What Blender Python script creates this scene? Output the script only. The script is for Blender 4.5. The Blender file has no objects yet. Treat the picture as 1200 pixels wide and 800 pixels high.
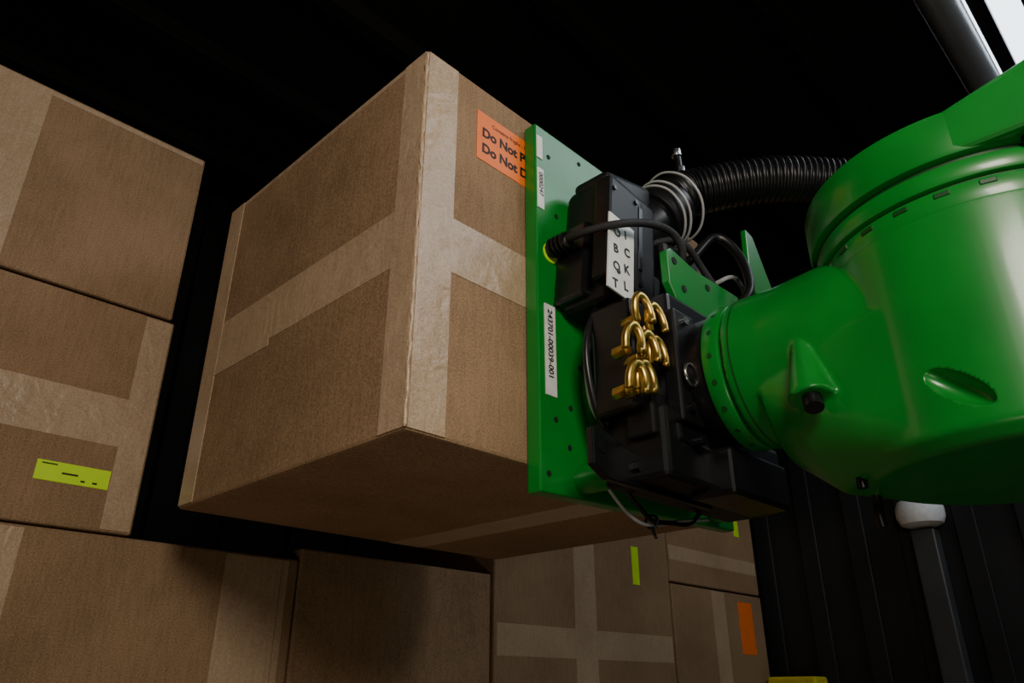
import bpy, bmesh, math, random
from mathutils import Vector, Matrix
random.seed(4)
S=bpy.context.scene
# ---------------------------------------------------------------- materials
def newmat(n):
    m=bpy.data.materials.new(n);m.use_nodes=True
    return m,m.node_tree,m.node_tree.nodes['Principled BSDF']
def simple(n,col,rough=.5,metal=0,noise=.12,scale=40,bump=0.0,spec=None,coat=0):
    m,t,b=newmat(n)
    b.inputs['Roughness'].default_value=rough;b.inputs['Metallic'].default_value=metal
    if spec is not None:b.inputs['Specular IOR Level'].default_value=spec
    if coat:b.inputs['Coat Weight'].default_value=coat;b.inputs['Coat Roughness'].default_value=.12
    tc=t.nodes.new('ShaderNodeTexCoord');no=t.nodes.new('ShaderNodeTexNoise')
    no.inputs['Scale'].default_value=scale;no.inputs['Detail'].default_value=5
    t.links.new(tc.outputs['Object'],no.inputs['Vector'])
    r=t.nodes.new('ShaderNodeValToRGB')
    r.color_ramp.elements[0].position=.3;r.color_ramp.elements[1].position=.7
    r.color_ramp.elements[0].color=tuple(c*(1-noise) for c in col[:3])+(1,)
    r.color_ramp.elements[1].color=tuple(min(1,c*(1+noise)) for c in col[:3])+(1,)
    t.links.new(no.outputs['Fac'],r.inputs['Fac']);t.links.new(r.outputs['Color'],b.inputs['Base Color'])
    if bump:
        bp=t.nodes.new('ShaderNodeBump');bp.inputs['Strength'].default_value=bump;bp.inputs['Distance'].default_value=.002
        t.links.new(no.outputs['Fac'],bp.inputs['Height']);t.links.new(bp.outputs['Normal'],b.inputs['Normal'])
    return m
def cardboard(n,c1,c2,rough=.75,spec=.25,wr=0):
    m,t,b=newmat(n);b.inputs['Roughness'].default_value=rough;b.inputs['Specular IOR Level'].default_value=spec
    tc=t.nodes.new('ShaderNodeTexCoord')
    big=t.nodes.new('ShaderNodeTexNoise');big.inputs['Scale'].default_value=5;big.inputs['Detail'].default_value=6;big.inputs['Roughness'].default_value=.6
    fine=t.nodes.new('ShaderNodeTexNoise');fine.inputs['Scale'].default_value=330;fine.inputs['Detail'].default_value=3
    mp=t.nodes.new('ShaderNodeMapping');mp.inputs['Scale'].default_value=(1,1,.12)
    fib=t.nodes.new('ShaderNodeTexNoise');fib.inputs['Scale'].default_value=150;fib.inputs['Detail'].default_value=2
    t.links.new(tc.outputs['Object'],big.inputs['Vector']);t.links.new(tc.outputs['Object'],fine.inputs['Vector'])
    t.links.new(tc.outputs['Object'],mp.inputs['Vector']);t.links.new(mp.outputs[0],fib.inputs['Vector'])
    f2=t.nodes.new('ShaderNodeMath');f2.operation='MULTIPLY';f2.inputs[1].default_value=1.5;t.links.new(fine.outputs['Fac'],f2.inputs[0])
    f3=t.nodes.new('ShaderNodeMath');f3.operation='MULTIPLY';f3.inputs[1].default_value=.5;t.links.new(fib.outputs['Fac'],f3.inputs[0])
    a=t.nodes.new('ShaderNodeMath');a.operation='ADD';t.links.new(f2.outputs[0],a.inputs[0]);t.links.new(f3.outputs[0],a.inputs[1])
    a2=t.nodes.new('ShaderNodeMath');a2.operation='ADD';t.links.new(a.outputs[0],a2.inputs[0]);t.links.new(big.outputs['Fac'],a2.inputs[1])
    d=t.nodes.new('ShaderNodeMath');d.operation='MULTIPLY';d.inputs[1].default_value=1/3;t.links.new(a2.outputs[0],d.inputs[0])
    r=t.nodes.new('ShaderNodeValToRGB');r.color_ramp.elements[0].position=.40;r.color_ramp.elements[1].position=.60
    r.color_ramp.elements[0].color=c1+(1,);r.color_ramp.elements[1].color=c2+(1,)
    t.links.new(d.outputs[0],r.inputs['Fac']);t.links.new(r.outputs['Color'],b.inputs['Base Color'])
    bp=t.nodes.new('ShaderNodeBump');bp.inputs['Strength'].default_value=.3;bp.inputs['Distance'].default_value=.001
    t.links.new(a2.outputs[0],bp.inputs['Height'])
    wv=t.nodes.new('ShaderNodeTexNoise');wv.inputs['Scale'].default_value=14 if wr else 3.5;wv.inputs['Detail'].default_value=2
    wv.inputs['Distortion'].default_value=1.2 if wr else 0
    t.links.new(tc.outputs['Object'],wv.inputs['Vector'])
    b2=t.nodes.new('ShaderNodeBump');b2.inputs['Strength'].default_value=.5;b2.inputs['Distance'].default_value=.007 if wr else .016
    t.links.new(wv.outputs['Fac'],b2.inputs['Height']);t.links.new(bp.outputs['Normal'],b2.inputs['Normal']);t.links.new(b2.outputs['Normal'],b.inputs['Normal'])
    return m
M={}
M['card']=cardboard('kraft_cardboard',(.200,.122,.064),(.355,.228,.128))
M['tape']=cardboard('kraft_paper_tape',(.365,.250,.152),(.51,.370,.238),.33,.6,1)
M['green']=simple('green_machine_paint',(.003,.205,.020),.33,0,.10,14,.04,coat=.25)
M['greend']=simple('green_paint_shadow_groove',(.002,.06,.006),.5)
M['black']=simple('black_anodised_metal',(.005,.005,.006),.30,0,.2,30,.05)
M['plast']=simple('black_plastic',(.005,.005,.006),.45,0,.2,60,.1,spec=.35)
M['rubber']=simple('black_rubber',(.006,.006,.007),.36)
M['braid']=simple('braided_sleeve',(.012,.012,.013),.6,0,.5,700,.8)
M['brass']=simple('brass_fitting',(.60,.40,.10),.33,1,.2,40)
M['steel']=simple('steel',(.55,.56,.58),.25,1,.1,40)
M['chrome']=simple('polished_tube',(.68,.71,.75),.30,.85,.05,10)
M['clear']=simple('pale_nylon_clamp',(.40,.41,.41),.3)
M['white']=simple('white_label',(.75,.76,.73),.4)
M['ink']=simple('black_ink',(.01,.01,.01),.6)
M['orange']=simple('orange_sticker',(.95,.185,.012),.5,0,.05)
M['lime']=simple('lime_sticker',(.60,1,.0),.5,0,.05)
M['yellow']=simple('yellow_paint',(.70,.60,.02),.5)
M['hole']=simple('dark_hole',(.003,.008,.004),.8)
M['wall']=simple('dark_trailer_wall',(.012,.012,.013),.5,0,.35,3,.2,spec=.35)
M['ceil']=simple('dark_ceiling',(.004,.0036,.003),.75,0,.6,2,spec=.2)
M['floor']=simple('worn_plank_floor',(.16,.12,.08),.6,0,.4,6,.3)
M['grey']=simple('reflection_streak_grey',(.055,.057,.06),.4,.2,.2,8)  # grey standing in for the reflected streak on the right wall
M['lens']=simple('reflection_blob_white',(.75,.76,.77),.35)  # pale colour for the blurred reflection blob, not a lamp lens
# ---------------------------------------------------------------- helpers
def empty(n):
    o=bpy.data.objects.new(n,None);S.collection.objects.link(o);return o
def mk(n,bm,mat,par=None,smooth=False,bevel=0,seg=2):
    me=bpy.data.meshes.new(n);bmesh.ops.recalc_face_normals(bm,faces=bm.faces[:]);bm.to_mesh(me);bm.free()
    o=bpy.data.objects.new(n,me);S.collection.objects.link(o)
    if mat:me.materials.append(M[mat])
    if smooth:
        for p in me.polygons:p.use_smooth=True
    if bevel:
        b=o.modifiers.new('bevel','BEVEL');b.width=bevel;b.segments=seg;b.limit_method='ANGLE';b.angle_limit=math.radians(40);b.harden_normals=False
    if par:o.parent=par
    return o
def bmbox(bm,lo,hi,rot=None):
    c=[(a+b)/2 for a,b in zip(lo,hi)];s=[b-a for a,b in zip(lo,hi)]
    mt=Matrix.Translation(c)@(rot.to_4x4() if rot else Matrix())@Matrix.Diagonal(s+[1])
    bmesh.ops.create_cube(bm,size=1,matrix=mt)
def bx(n,lo,hi,mat,par=None,bevel=0,rot=None):
    bm=bmesh.new();bmbox(bm,lo,hi,rot);return mk(n,bm,mat,par,bevel=bevel)
def bmcyl(bm,p0,p1,r,r2=None,seg=48):
    p0=Vector(p0);p1=Vector(p1);d=p1-p0
    q=Vector((0,0,1)).rotation_difference(d.normalized())
    bmesh.ops.create_cone(bm,cap_ends=True,segments=seg,radius1=r,radius2=r if r2 is None else r2,depth=d.length,
        matrix=Matrix.Translation((p0+p1)/2)@q.to_matrix().to_4x4())
def bmhull(bm,pts):
    t=bmesh.new()
    for p in pts:t.verts.new(p)
    r=bmesh.ops.convex_hull(t,input=t.verts[:])
    junk=[v for v in t.verts if not v.link_faces]
    if junk:bmesh.ops.delete(t,geom=junk,context='VERTS')
    me=bpy.data.meshes.new('tmp');t.to_mesh(me);t.free();bm.from_mesh(me);bpy.data.meshes.remove(me)
def autosm(o,ang=35):
    for p in o.data.polygons:p.use_smooth=True
    e=o.modifiers.new('es','EDGE_SPLIT');e.split_angle=math.radians(ang)
def cyl(n,p0,p1,r,mat,par=None,r2=None,seg=48,bevel=0):
    bm=bmesh.new();bmcyl(bm,p0,p1,r,r2,seg);o=mk(n,bm,mat,par,bevel=bevel);autosm(o);return o
def poly(n,pts,y0,y1,mat,par=None,bevel=0):
    bm=bmesh.new();vs=[bm.verts.new((x,y0,z)) for x,z in pts];f=bm.faces.new(vs)
    r=bmesh.ops.extrude_face_region(bm,geom=[f])
    bmesh.ops.translate(bm,vec=(0,y1-y0,0),verts=[v for v in r['geom'] if isinstance(v,bmesh.types.BMVert)])
    return mk(n,bm,mat,par,bevel=bevel)
def catmull(P,k=12,closed=False):
    P=[Vector(p) for p in P];Q=([P[-1]]+P+[P[0],P[1]]) if closed else [2*P[0]-P[1]]+P+[2*P[-1]-P[-2]];o=[]
    for i in range(1,len(Q)-2):
        a,b,c,d=Q[i-1:i+3]
        for j in range(k):
            t=j/k;o.append(.5*((2*b)+(c-a)*t+(2*a-5*b+4*c-d)*t*t+(3*b-a-3*c+d)*t**3))
    if not closed:o.append(Q[-2])
    return o
def sweep(n,P,r,mat,par=None,k=12,seg=16,closed=False,rf=None):
    C=catmull(P,k,closed);bm=bmesh.new();rings=[];u=None;L=0
    N=len(C)
    for i,p in enumerate(C):
        t=((C[(i+1)%N]-C[i-1]) if closed else (C[min(i+1,N-1)]-C[max(i-1,0)])).normalized()
        if u is None:u=t.orthogonal().normalized()
        u=(u-t*u.dot(t)).normalized();v=t.cross(u)
        if i:L+=(C[i]-C[i-1]).length
        rr=r*(rf(L) if rf else 1)
        rings.append([bm.verts.new(p+(u*math.cos(2*math.pi*j/seg)+v*math.sin(2*math.pi*j/seg))*rr) for j in range(seg)])
    for i in range(N if closed else N-1):
        a=rings[i];b=rings[(i+1)%N]
        for j in range(seg):bm.faces.new((a[j],a[(j+1)%seg],b[(j+1)%seg],b[j]))
    if not closed:
        bm.faces.new(rings[0][::-1]);bm.faces.new(rings[-1])
    return mk(n,bm,mat,par,smooth=True)
def ring(n,c,ax,R,r,mat,par=None,sx=1,sz=1):
    c=Vector(c);q=Vector((0,0,1)).rotation_difference(Vector(ax).normalized())
    P=[c+q@Vector((R*sx*math.cos(a),R*sz*math.sin(a),0)) for a in [i*math.pi/4 for i in range(8)]]
    return sweep(n,P,r,mat,par,k=6,seg=10,closed=True)
def text(n,s,loc,size,mat,par,vert=False,bold=0.0,sp=1.0):
    c=bpy.data.curves.new(n,'FONT');c.body=s;c.size=size;c.offset=bold;c.extrude=.0002;c.space_line=sp
    o=bpy.data.objects.new(n,c);S.collection.objects.link(o);c.materials.append(M[mat])
    R=Matrix(((0,1,0),(0,0,-1),(-1,0,0))) if vert else Matrix(((1,0,0),(0,0,-1),(0,1,0)))
    o.matrix_world=Matrix.Translation(loc)@R.to_4x4();o.parent=par
    return o
# ---------------------------------------------------------------- room
FZ=-1.1
bx('floor',(-1.3,-2.6,FZ-.05),(3.15,2.65,FZ),'floor')
def ribwall(n,x,y0,y1,z0,z1,side):
    bm=bmesh.new();bmbox(bm,(min(x,x+side*.1),y0,z0),(max(x,x+side*.1),y1,z1))
    y=y0+.06
    while y<y1-.1:
        bmbox(bm,(min(x,x-side*.022),y,z0),(max(x,x-side*.022),y+.07,z1));y+=.19
    return mk(n,bm,'wall',bevel=.004)
ribwall('wall_right',3.03,-2.6,2.6,FZ,2.1,1)
ribwall('wall_left',-1.2,-.2,2.6,FZ,1.72,-1)
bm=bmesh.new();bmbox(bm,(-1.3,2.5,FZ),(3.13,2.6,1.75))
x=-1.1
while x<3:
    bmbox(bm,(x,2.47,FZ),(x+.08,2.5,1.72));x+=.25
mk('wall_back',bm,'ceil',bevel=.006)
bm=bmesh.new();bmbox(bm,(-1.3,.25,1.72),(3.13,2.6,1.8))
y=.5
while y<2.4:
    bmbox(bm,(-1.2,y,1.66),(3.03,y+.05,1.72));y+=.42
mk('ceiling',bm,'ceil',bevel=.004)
cyl('header_roller_tube',(-1.2,.200,1.7),(3.03,.200,1.7),.046,'chrome')
bx('header_seal_strip',(-1.2,.110,1.72),(3.03,.150,1.76),'black',bevel=.004)
m,t,b=newmat('bright_skylight');b.inputs['Emission Color'].default_value=(.80,.90,1,1);b.inputs['Emission Strength'].default_value=4;b.inputs['Base Color'].default_value=(.8,.85,.9,1);M['sky']=m
sk=empty('skylight');bx('glazing',(1.5,-.8,2.0),(3.0,.20,2.02),'sky',sk)
bx('glazing_bar',(1.5,.03,1.95),(3.0,.045,1.99),'black',sk)
bx('glazing_bar_2',(1.5,-.4,1.95),(3.0,-.37,1.99),'black',sk)
po=empty('wall_reflection');bx('reflection_streak',(2.94,.81,FZ),(3.0,.89,.52),'grey',po,.006)  # added post shape imitating a soft reflection streak on the wall
cyl('reflection_blob',(2.965,.85,.53),(2.965,.85,.63),.080,'lens',po,bevel=.035)  # added cap imitating the bright reflection blob; no lamp here
bx('yellow_bumper',(2.90,1.30,-.35),(3.008,1.49,.05),'yellow',bevel=.01)
# ---------------------------------------------------------------- boxes
def cbox(lo,hi,tapes=(),name='cardboard_box'):
    """tapes: ('f',x0,x1,z0,z1) on -y face; ('l',y0,y1,z0,z1) on -x face; ('b',x0,x1,y0,y1) bottom"""
    o=bx(name,lo,hi,'card',bevel=.005)
    for i,tp in enumerate(tapes):
        k=tp[0];a,b_,c,d=tp[1:5];th=.0006+.0004*(i%3);mt=tp[5] if len(tp)>5 else 'tape'
        if k=='f':L,H=(a,lo[1]-th,c),(b_,lo[1]+.002,d)
        if k=='l':L,H=(lo[0]-th,a,c),(lo[0]+.002,b_,d)
        if k=='b':L,H=(a,c,lo[2]-th),(b_,d,lo[2]+.002)
        bx('tape_%d'%(i+1),L,H,mt,o)
    return o
held=cbox((.52,.685,.28),(1.28,1.30,.8815),[
 ('l',.687,1.298,.520,.612),('l',.688,.737,.284,.878),('l',1.245,1.296,.284,.878),('l',.69,1.294,.868,.877),
 ('f',.523,1.277,.519,.606),('f',.524,.582,.284,.878),
 ('b',.965,1.045,.69,1.295),('l',1.06,1.296,.508,.53)])
# crumpled tape ridge along the near corner
P=[(.5215+random.uniform(-.0012,.0008),.6865+random.uniform(-.0012,.0008),.284+i*.0118) for i in range(51)]
sweep('corner_tape_ridge',P,.0028,'tape',held,k=3,seg=8,rf=lambda L:1+.35*math.sin(L*170)*math.sin(L*47))
Y0=1.5
cbox((-.10,Y0,.262),(.525,1.95,.700),[('f',-.09,.52,.42,.515),('f',.468,.520,.267,.695),('f',.342,.466,.337,.372,'lime')])
cbox((-.10,Y0,.706),(.518,1.95,1.12),[('f',.07,.195,.71,1.115),('f',.19,.512,1.103,1.114)])
cbox((-.75,Y0+.01,.262),(-.11,1.95,.69),[('f',-.74,-.12,.42,.52)])
cbox((.20,Y0,-.19),(.880,1.95,.258),[('f',.21,.35,-.186,.253),('f',.715,.84,-.186,.253),('f',.842,.856,-.186,.253)])
cbox((-.50,Y0,-.19),(.193,1.95,.258),[('f',-.2,-.08,-.186,.253)])
cbox((.886,Y0+.005,-.18),(1.462,1.95,.285),[('f',.89,1.458,-.10,-.03)])
cbox((1.470,Y0,-.15),(2.31,1.95,.52),[('f',1.48,2.30,.085,.165),('f',1.80,1.90,-.146,.515),('f',2.098,2.135,.315,.436,'lime')])
cbox((2.318,Y0,.345),(2.95,1.95,.66),[('f',2.32,2.94,.42,.47),('f',2.80,2.84,.56,.65,'lime')])
cbox((2.318,Y0,-.15),(2.955,1.95,.339),[('f',2.58,2.67,-.146,.335),('f',2.765,2.87,.125,.31,'orange')])
for (a,b_) in ((-.5,.193),(.2,.88),(.886,1.462),(1.47,2.31),(2.318,2.95)):
    top=-.192 if a<.8 else (-.182 if a<1 else -.152)
    mid=(FZ+top)/2
    cbox((a,Y0,mid+.002),(b_,1.95,top),[('f',a+.1,a+.2,mid+.01,top-.01)])
    cbox((a,Y0,FZ),(b_,1.95,mid-.002),[('f',a+.1,a+.2,FZ+.01,mid-.01)])
for i,(a,b_) in enumerate([(.350,.375),(.385,.412),(.418,.425),(.438,.446)]):
    bx('label_print',(a,1.4975,.366 if i==0 else .352 if i==1 else .343),(b_,1.499,.368 if i==0 else .355 if i==1 else .346),'ink',bpy.data.objects['cardboard_box.001'])
st=held
bx('orange_sticker',(.624,.6838,.738),(.80,.686,.831),'orange',st)
text('sticker_text','Do Not Push\nDo Not Drop',(.634,.6836,.785),.024,'ink',st,bold=.0009,sp=1.25)
text('sticker_small','Contents fragile - handle with care',(.655,.6836,.812),.010,'ink',st)
# ---------------------------------------------------------------- gripper
G=empty('robot_gripper')
poly('face_plate',[(.728,.238),(.728,.853),(.953,.853),(1.10,.70),(1.235,.62),(1.235,.255)],.658,.6825,'green',G,.003)
bx('asset_label',(.731,.6565,.785),(.744,.659,.83),'white',G)
bx('serial_label',(.731,.6565,.688),(.746,.659,.765),'white',G)
text('serial_text','0000247',(.735,.656,.757),.013,'ink',G,True)
bx('part_label',(.742,.6565,.378),(.765,.659,.522),'white',G)
text('part_text','243701-00039-001',(.748,.656,.514),.0145,'ink',G,True,.0002)
cyl('inspection_dot',(.760,.6565,.615),(.760,.66,.615),.017,'lime',G)
for i,(x,z) in enumerate([(.775,.69),(.762,.345),(.795,.37),(.80,.60),(.79,.31),(.76,.80),(.84,.83),(.93,.80),(.745,.265),(.82,.44),(.785,.56)]):
    cyl('plate_hole_%d'%(i+1),(x,.657,z),(x,.66,z),.0042,'hole',G,seg=20)
for i,(x,z) in enumerate([(.815,.268),(1.17,.28)]):
    cyl('standoff_%d'%(i+1),(x,.60,z),(x,.66,z),.020,'green',G,bevel=.003)
R8=Matrix.Rotation(math.radians(7),3,'Y')
bx('valve_block',(.785,.56,.505),(.905,.655,.735),'plast',G,.012,R8)
bx('valve_cover',(.765,.548,.530),(.85,.58,.715),'plast',G,.006,R8)
bx('valve_side',(.766,.595,.520),(.81,.655,.655),'black',G,.006,R8)
bx('valve_top',(.80,.57,.715),(.93,.64,.765),'plast',G,.010,Matrix.Rotation(math.radians(-12),3,'Y'))
bx('valve_cap',(.87,.565,.50),(.915,.62,.60),'black',G,.006,R8)
bx('valve_window',(.838,.5465,.57),(.848,.549,.69),'black',G,.001,R8)
for i in range(4):
    cyl('valve_screw_%d'%i,(.778+.055*(i%2)+.006*(i//2),.545,.545+.15*(i//2)),(.778+.055*(i%2)+.006*(i//2),.55,.545+.15*(i//2)),.004,'black',G,seg=12)
lab=bx('maker_label',(.758,.5465,.508),(.818,.549,.640),'white',G,0,R8)
for i,(a,b_) in enumerate(zip('OBOT','ICKL')):
    text('lt%d'%i,a,(.773-.0035*i,.546,.606-.030*i),.020,'ink',G,False,.0006)
    text('lr%d'%i,b_,(.799-.0035*i,.546,.610-.030*i),.020,'ink',G,False,.0006)
# wrist-side black structure
cyl('tool_flange',(.93,.455,.40),(.93,.50,.40),.094,'black',G,bevel=.004)
cyl('tool_changer',(.93,.50,.40),(.93,.56,.40),.078,'black',G,bevel=.004)
bx('mount_block',(.825,.50,.295),(1.03,.60,.515),'black',G,.006)
bx('mount_cheek',(.822,.49,.32),(.875,.515,.485),'plast',G,.004)
bx('mount_spine',(.87,.58,.27),(1.10,.658,.60),'black',G,.006)
bx('cylinder_block',(.80,.505,.245),(1.12,.61,.345),'plast',G,.008)
bx('cylinder_foot',(.90,.47,.235),(1.06,.54,.30),'black',G,.006)
bx('lower_rail',(.86,.53,.345),(1.0,.60,.40),'black',G,.005)
bx('regulator_body',(.775,.53,.335),(.835,.60,.50),'black',G,.006)
bx('regulator_step',(.79,.515,.30),(.85,.56,.36),'plast',G,.004)
poly('lower_bracket',[(.712,.252),(.712,.30),(.725,.305),(.79,.285),(.985,.285),(.985,.238),(.74,.238)],.555,.566,'black',G,.002)
cyl('bracket_hole',(.730,.5535,.277),(.730,.556,.277),.008,'plast',G)
cyl('bracket_bolt',(.80,.5475,.265),(.80,.556,.265),.008,'black',G,seg=6)
for i,(x,z) in enumerate([(.84,.34),(.845,.47),(.86,.30),(.94,.29),(1.05,.29),(.98,.48)]):
    cyl('cap_screw_%d'%(i+1),(x,.484,z),(x,.505,z),.007,'steel' if i%2 else 'black',G,seg=16)
ring('lifting_ring',(.838,.482,.385),(0,1,0),.0155,.0024,'steel',G)
cyl('ring_boss',(.838,.482,.385),(.838,.50,.385),.009,'black',G)
poly('green_bracket',[(.850,.545),(.850,.597),(.862,.606),(.93,.594),(1.06,.598),(1.075,.585),(1.03,.537),(.93,.515),(.868,.520)],.508,.522,'green',G,.002)
for i,(x,z) in enumerate([(.868,.585),(.888,.545),(.96,.575)]):
    cyl('green_bracket_hole_%d'%i,(x,.5065,z),(x,.51,z),.006,'hole',G,seg=20)
poly('green_fin',[(1.09,.62),(1.10,.745),(1.125,.74),(1.175,.65),(1.165,.60)],.495,.505,'green',G,.002)
# brass fittings: stacked curved elbows plugged in the regulator
k=0
for (x,z,a) in [(.778,.470,.25),(.802,.462,.25),(.752,.418,-.1),(.779,.412,.1),(.805,.414,.1),(.748,.360,-.1),(.772,.368,0)]:
    P=[]
    for q in range(8):
        th=math.radians(-60+q*40);X=.0115*math.cos(th);Z=.022*math.sin(th)
        P.append((x+X*math.cos(a)-Z*math.sin(a),.504+.002*q-.004*(k%2),z+X*math.sin(a)+Z*math.cos(a)))
    sweep('brass_elbow_%d'%k,P,.0056,'brass',G,k=6,seg=14);k+=1
    cyl('brass_nut_%d'%k,(x,.522,z-.010),(x+.004,.545,z-.010),.009,'brass',G,seg=6,bevel=.001)
# hoses & cables
sweep('braided_hose',[(.757,.655,.618),(.752,.625,.618),(.745,.585,.612),(.768,.54,.617),(.826,.52,.637),(.875,.51,.638),(.902,.512,.612),(.905,.54,.575)],.0062,'braid',G)
cyl('hose_fitting',(.757,.628,.618),(.757,.66,.618),.013,'rubber',G,seg=8,bevel=.002)
cyl('hose_fitting_cap',(.75,.612,.612),(.755,.632,.617),.010,'rubber',G,seg=8,bevel=.002)
for i in range(4):
    cyl('fitting_fin_%d'%i,(.755,.622+.008*i,.618),(.755,.625+.008*i,.618),.0155,'rubber',G,seg=24)
sweep('pale_airline',[(.86,.62,.53),(.815,.62,.497),(.792,.62,.45),(.788,.62,.412),(.80,.62,.36),(.835,.61,.32)],.0040,'clear',G)
sweep('black_airline',[(.88,.60,.54),(.80,.60,.515),(.766,.60,.45),(.770,.60,.38),(.80,.60,.32),(.85,.60,.30)],.005,'rubber',G)
sweep('drain_line',[(.83,.61,.262),(.862,.60,.232),(.895,.60,.216),(.94,.60,.219),(.99,.60,.225),(1.03,.60,.25)],.0035,'rubber',G)
sweep('drain_line_2',[(.80,.62,.27),(.85,.61,.222),(.895,.605,.210),(.96,.60,.224),(1.05,.60,.24)],.0025,'clear',G)
ring('zip_tie',(.893,.60,.214),(1,.2,0),.009,.002,'rubber',G)
sweep('zip_tie_tail',[(.893,.60,.206),(.890,.595,.196),(.886,.59,.190)],.0022,'rubber',G)
cyl('vacuum_port',(.90,.62,.68),(1.0,.575,.78),.047,'rubber',G,bevel=.004)
cyl('vacuum_collar',(.955,.595,.735),(.985,.582,.765),.056,'plast',G,bevel=.004)
d=Vector((.10,-.045,.10)).normalized()
for i,s in enumerate((.0,.012,.045)):
    ring('clamp_wire_%d'%i,Vector((.965,.588,.745))+d*s,d+Vector((0,.1,-.2)),.058+.003*i,.0022,'clear',G)
cyl('purge_fitting',(1.008,.56,.83),(1.008,.56,.862),.012,'steel',G,seg=6,bevel=.002)
cyl('purge_tip',(1.008,.56,.862),(1.006,.56,.885),.007,'black',G,seg=16)
cyl('purge_tip2',(1.004,.56,.885),(1.003,.56,.90),.010,'steel',G,seg=8,bevel=.002)
cyl('purge_stem',(1.006,.56,.78),(1.008,.56,.83),.009,'black',G)
PITCH=.0115
hp=[(.96,.60,.755),(.995,.575,.795),(1.04,.55,.822),(1.126,.45,.842),(1.225,.352,.838),(1.32,.20,.80),(1.38,.0,.74),(1.36,-.2,.70),(1.25,-.33,.66),(1.12,-.38,.62)]
sweep('corrugated_vacuum_hose',hp,.040,'rubber',G,k=60,seg=28,rf=lambda L:1+.085*math.sin(2*math.pi*L/PITCH))
sweep('cable_a',[(.93,.60,.60),(1.0,.56,.66),(1.05,.53,.72),(1.07,.50,.68),(1.05,.48,.60),(1.02,.50,.55)],.008,'rubber',G)
sweep('cable_b',[(.95,.60,.60),(1.03,.55,.62),(1.10,.53,.66),(1.12,.52,.62),(1.08,.50,.56)],.004,'clear',G)
sweep('cable_c',[(.90,.60,.66),(.96,.55,.68),(1.02,.54,.64),(1.03,.52,.58)],.006,'braid',G)
bx('sensor_box',(.93,.56,.59),(1.04,.65,.68),'plast',G,.01)
bx('rear_manifold',(1.05,.56,.35),(1.16,.655,.62),'black',G,.01)
# ---------------------------------------------------------------- robot arm
A=empty('robot_arm')
cx,cy=.96,.145
def bake(o,cut=None):
    if cut:
        m=o.modifiers.new('cut','BOOLEAN');m.operation='DIFFERENCE';m.object=cut;m.solver='EXACT'
    bpy.context.view_layer.update()
    dg=bpy.context.evaluated_depsgraph_get()
    me=bpy.data.meshes.new_from_object(o.evaluated_get(dg));o.modifiers.clear();o.data=me
    if cut:bpy.data.objects.remove(cut,do_unlink=True)
def cast(n,parts,voxel,sm=6,mat='green'):
    bm=bmesh.new()
    for p in parts:p(bm)
    o=mk(n,bm,mat,A)
    r=o.modifiers.new('r','REMESH');r.mode='VOXEL';r.voxel_size=voxel;r.use_smooth_shade=True
    s=o.modifiers.new('s','SMOOTH');s.factor=.5;s.iterations=sm
    return o
ax,az=.935,.40
hull=[]
for i in range(96):
    a=2*math.pi*i/96;c,s=math.cos(a),math.sin(a)
    hull+=[(cx+.172*c,cy+.172*s,.38),(cx+.172*c,cy+.172*s,.226),(cx+.160*c,cy+.160*s,.213)]
    hull+=[(ax+.104*c,.345,.322+.104*s),(ax+.090*c,.395,.350+.090*s)]
body=cast('wrist_housing',[
 lambda b:bmcyl(b,(cx,cy,.226),(cx,cy,.462),.176,seg=128),
 lambda b:bmcyl(b,(cx,cy,.212),(cx,cy,.226),.162,.176,seg=128),
 lambda b:bmcyl(b,(ax,.15,az-.01),(ax,.40,az),.135,.104,seg=96),
 lambda b:bmcyl(b,(ax,.37,az),(ax,.432,az),.106,seg=96),
 lambda b:bmhull(b,hull),
 lambda b:bmcyl(b,(.812,.318,.300),(.836,.332,.405),.026,.003,seg=32),
],.0032,4)
bm=bmesh.new();bmesh.ops.create_uvsphere(bm,u_segments=32,v_segments=20,radius=1,matrix=Matrix.Translation((.783,.168,.268))@Matrix.Rotation(math.radians(38),4,'X')@Matrix.Diagonal((.018,.038,.014,1)))
cut=mk('cut',bm,'greend',None,smooth=True)
bake(body,cut)
cyl('boss_screw',(.802,.313,.286),(.808,.316,.302),.011,'black',A,seg=16)
cyl('flange_ring',(ax,.436,az),(ax,.462,az),.104,'green',A,seg=96,bevel=.003)
cyl('flange_groove',(ax,.428,az),(ax,.438,az),.099,'greend',A,seg=96)
for i in range(18):
    a=2*math.pi*i/18;dx,dz=math.cos(a),math.sin(a)
    cyl('flange_bolt_%d'%i,(ax+dx*.098,.449,az+dz*.098),(ax+dx*.1048,.449,az+dz*.1048),.0038,'greend',A,seg=12)
cyl('seam_ring',(ax,.419,az),(ax,.4215,az),.1062,'greend',A,seg=96)
cyl('joint_gap',(cx,cy,.455),(cx,cy,.480),.1765,'green',A,seg=128,bevel=.002)
for i in range(26):
    a=2*math.pi*i/26+.06
    c=Vector((cx+.1735*math.cos(a),cy+.1735*math.sin(a),.4735))
    bx('joint_slot_%d'%i,(c.x-.0042,c.y-.008,c.z-.003),(c.x+.0042,c.y+.008,c.z+.003),'greend',A,.001,Matrix.Rotation(a,3,'Z'))
cyl('joint_ring_step',(cx,cy,.479),(cx,cy,.483),.174,'greend',A,seg=128)
cyl('joint_ring',(cx,cy,.482),(cx,cy,.506),.181,'green',A,seg=128,bevel=.005)
cyl('joint_ring_step2',(cx,cy,.505),(cx,cy,.511),.177,'greend',A,seg=128)
cyl('forearm_yoke',(cx,cy,.510),(cx,cy,.568),.187,'green',A,seg=128,bevel=.006)
b=bmesh.new();vs=[]
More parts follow.
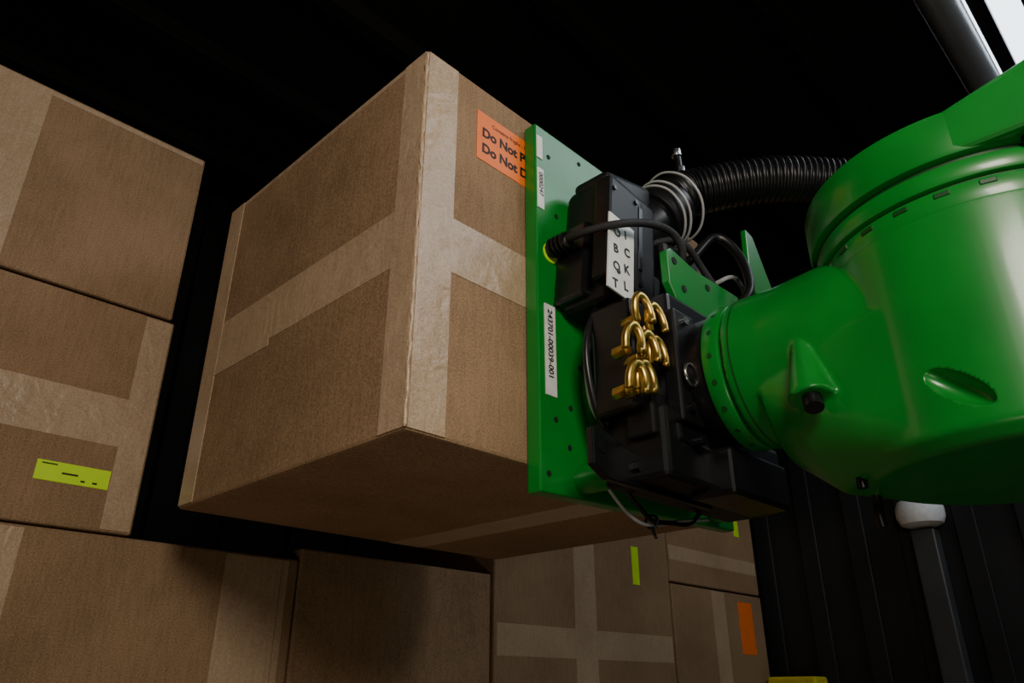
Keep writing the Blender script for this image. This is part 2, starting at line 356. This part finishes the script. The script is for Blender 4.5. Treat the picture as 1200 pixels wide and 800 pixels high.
for (x,y,z) in [(.776,.12,.512),(1.144,.12,.512),(1.144,.12,.5675),(.776,.12,.5675),(.80,-.95,.50),(1.12,-.95,.50),(1.12,-.95,.82),(.80,-.95,.82)]:
    vs.append(b.verts.new((x,y,z)))
for f in ((0,1,2,3),(7,6,5,4),(0,4,5,1),(1,5,6,2),(2,6,7,3),(3,7,4,0)):b.faces.new([vs[i] for i in f])
mk('forearm_beam',b,'green',A,bevel=.008,seg=3)
for i in range(6):
    y=.05-.12*i
    cyl('forearm_screw_%d'%i,(.80+.003*i,y,.5045),(.80+.003*i,y,.513),.006,'black',A,seg=16)
cyl('forearm_knuckle',(.96,-.95,.45),(.96,-.95,.88),.22,'green',A,seg=96,bevel=.02)
cast('column',[lambda b:bmcyl(b,(.96,-.95,-.95),(.96,-.95,.47),.19,.15,seg=64),
  lambda b:bmcyl(b,(.96,-.95,FZ+.04),(.96,-.95,-.9),.30,.24,seg=64),
  lambda b:bmbox(b,(.62,-1.29,FZ),(1.30,-.61,FZ+.06))],.02,2)
sweep('hanging_tag',[(.955,.318,.222),(.958,.318,.205),(.955,.318,.195),(.960,.318,.178)],.006,'rubber',A)
cyl('underside_screw',(.88,.305,.208),(.88,.305,.225),.006,'black',A,seg=16)
# ---------------------------------------------------------------- lights
def area(n,loc,tgt,size,power,col):
    l=bpy.data.lights.new(n,'AREA');l.size=size;l.energy=power;l.color=col
    o=bpy.data.objects.new(n,l);S.collection.objects.link(o);o.location=loc
    o.rotation_euler=(Vector(tgt)-Vector(loc)).to_track_quat('-Z','Y').to_euler();return o
area('dock_work_lamp',(-.22,-.55,.82),(.75,.85,.4),.40,17.5,(1,.90,.78))
area('dock_overhead_lamp',(1.7,-1.5,1.9),(1,.4,.3),.6,12,(.95,.97,1))
area('floor_bounce_fill',(-.7,-.2,-.95),(.9,1.0,.3),.5,5.5,(1,.86,.70))  # added low fill imitating floor bounce on the held box's underside
w=bpy.data.worlds.new('world');S.world=w;w.use_nodes=True
w.node_tree.nodes['Background'].inputs[0].default_value=(.5,.55,.6,1);w.node_tree.nodes['Background'].inputs[1].default_value=.035
# ---------------------------------------------------------------- camera
cam=bpy.data.cameras.new('camera');co=bpy.data.objects.new('camera',cam);S.collection.objects.link(co);S.camera=co
cam.sensor_width=36;cam.lens=885/1200*36;cam.clip_start=.02
f=Vector((.7157*.9073,.6984*.9073,.4203))
co.rotation_euler=f.to_track_quat('-Z','Y').to_euler()
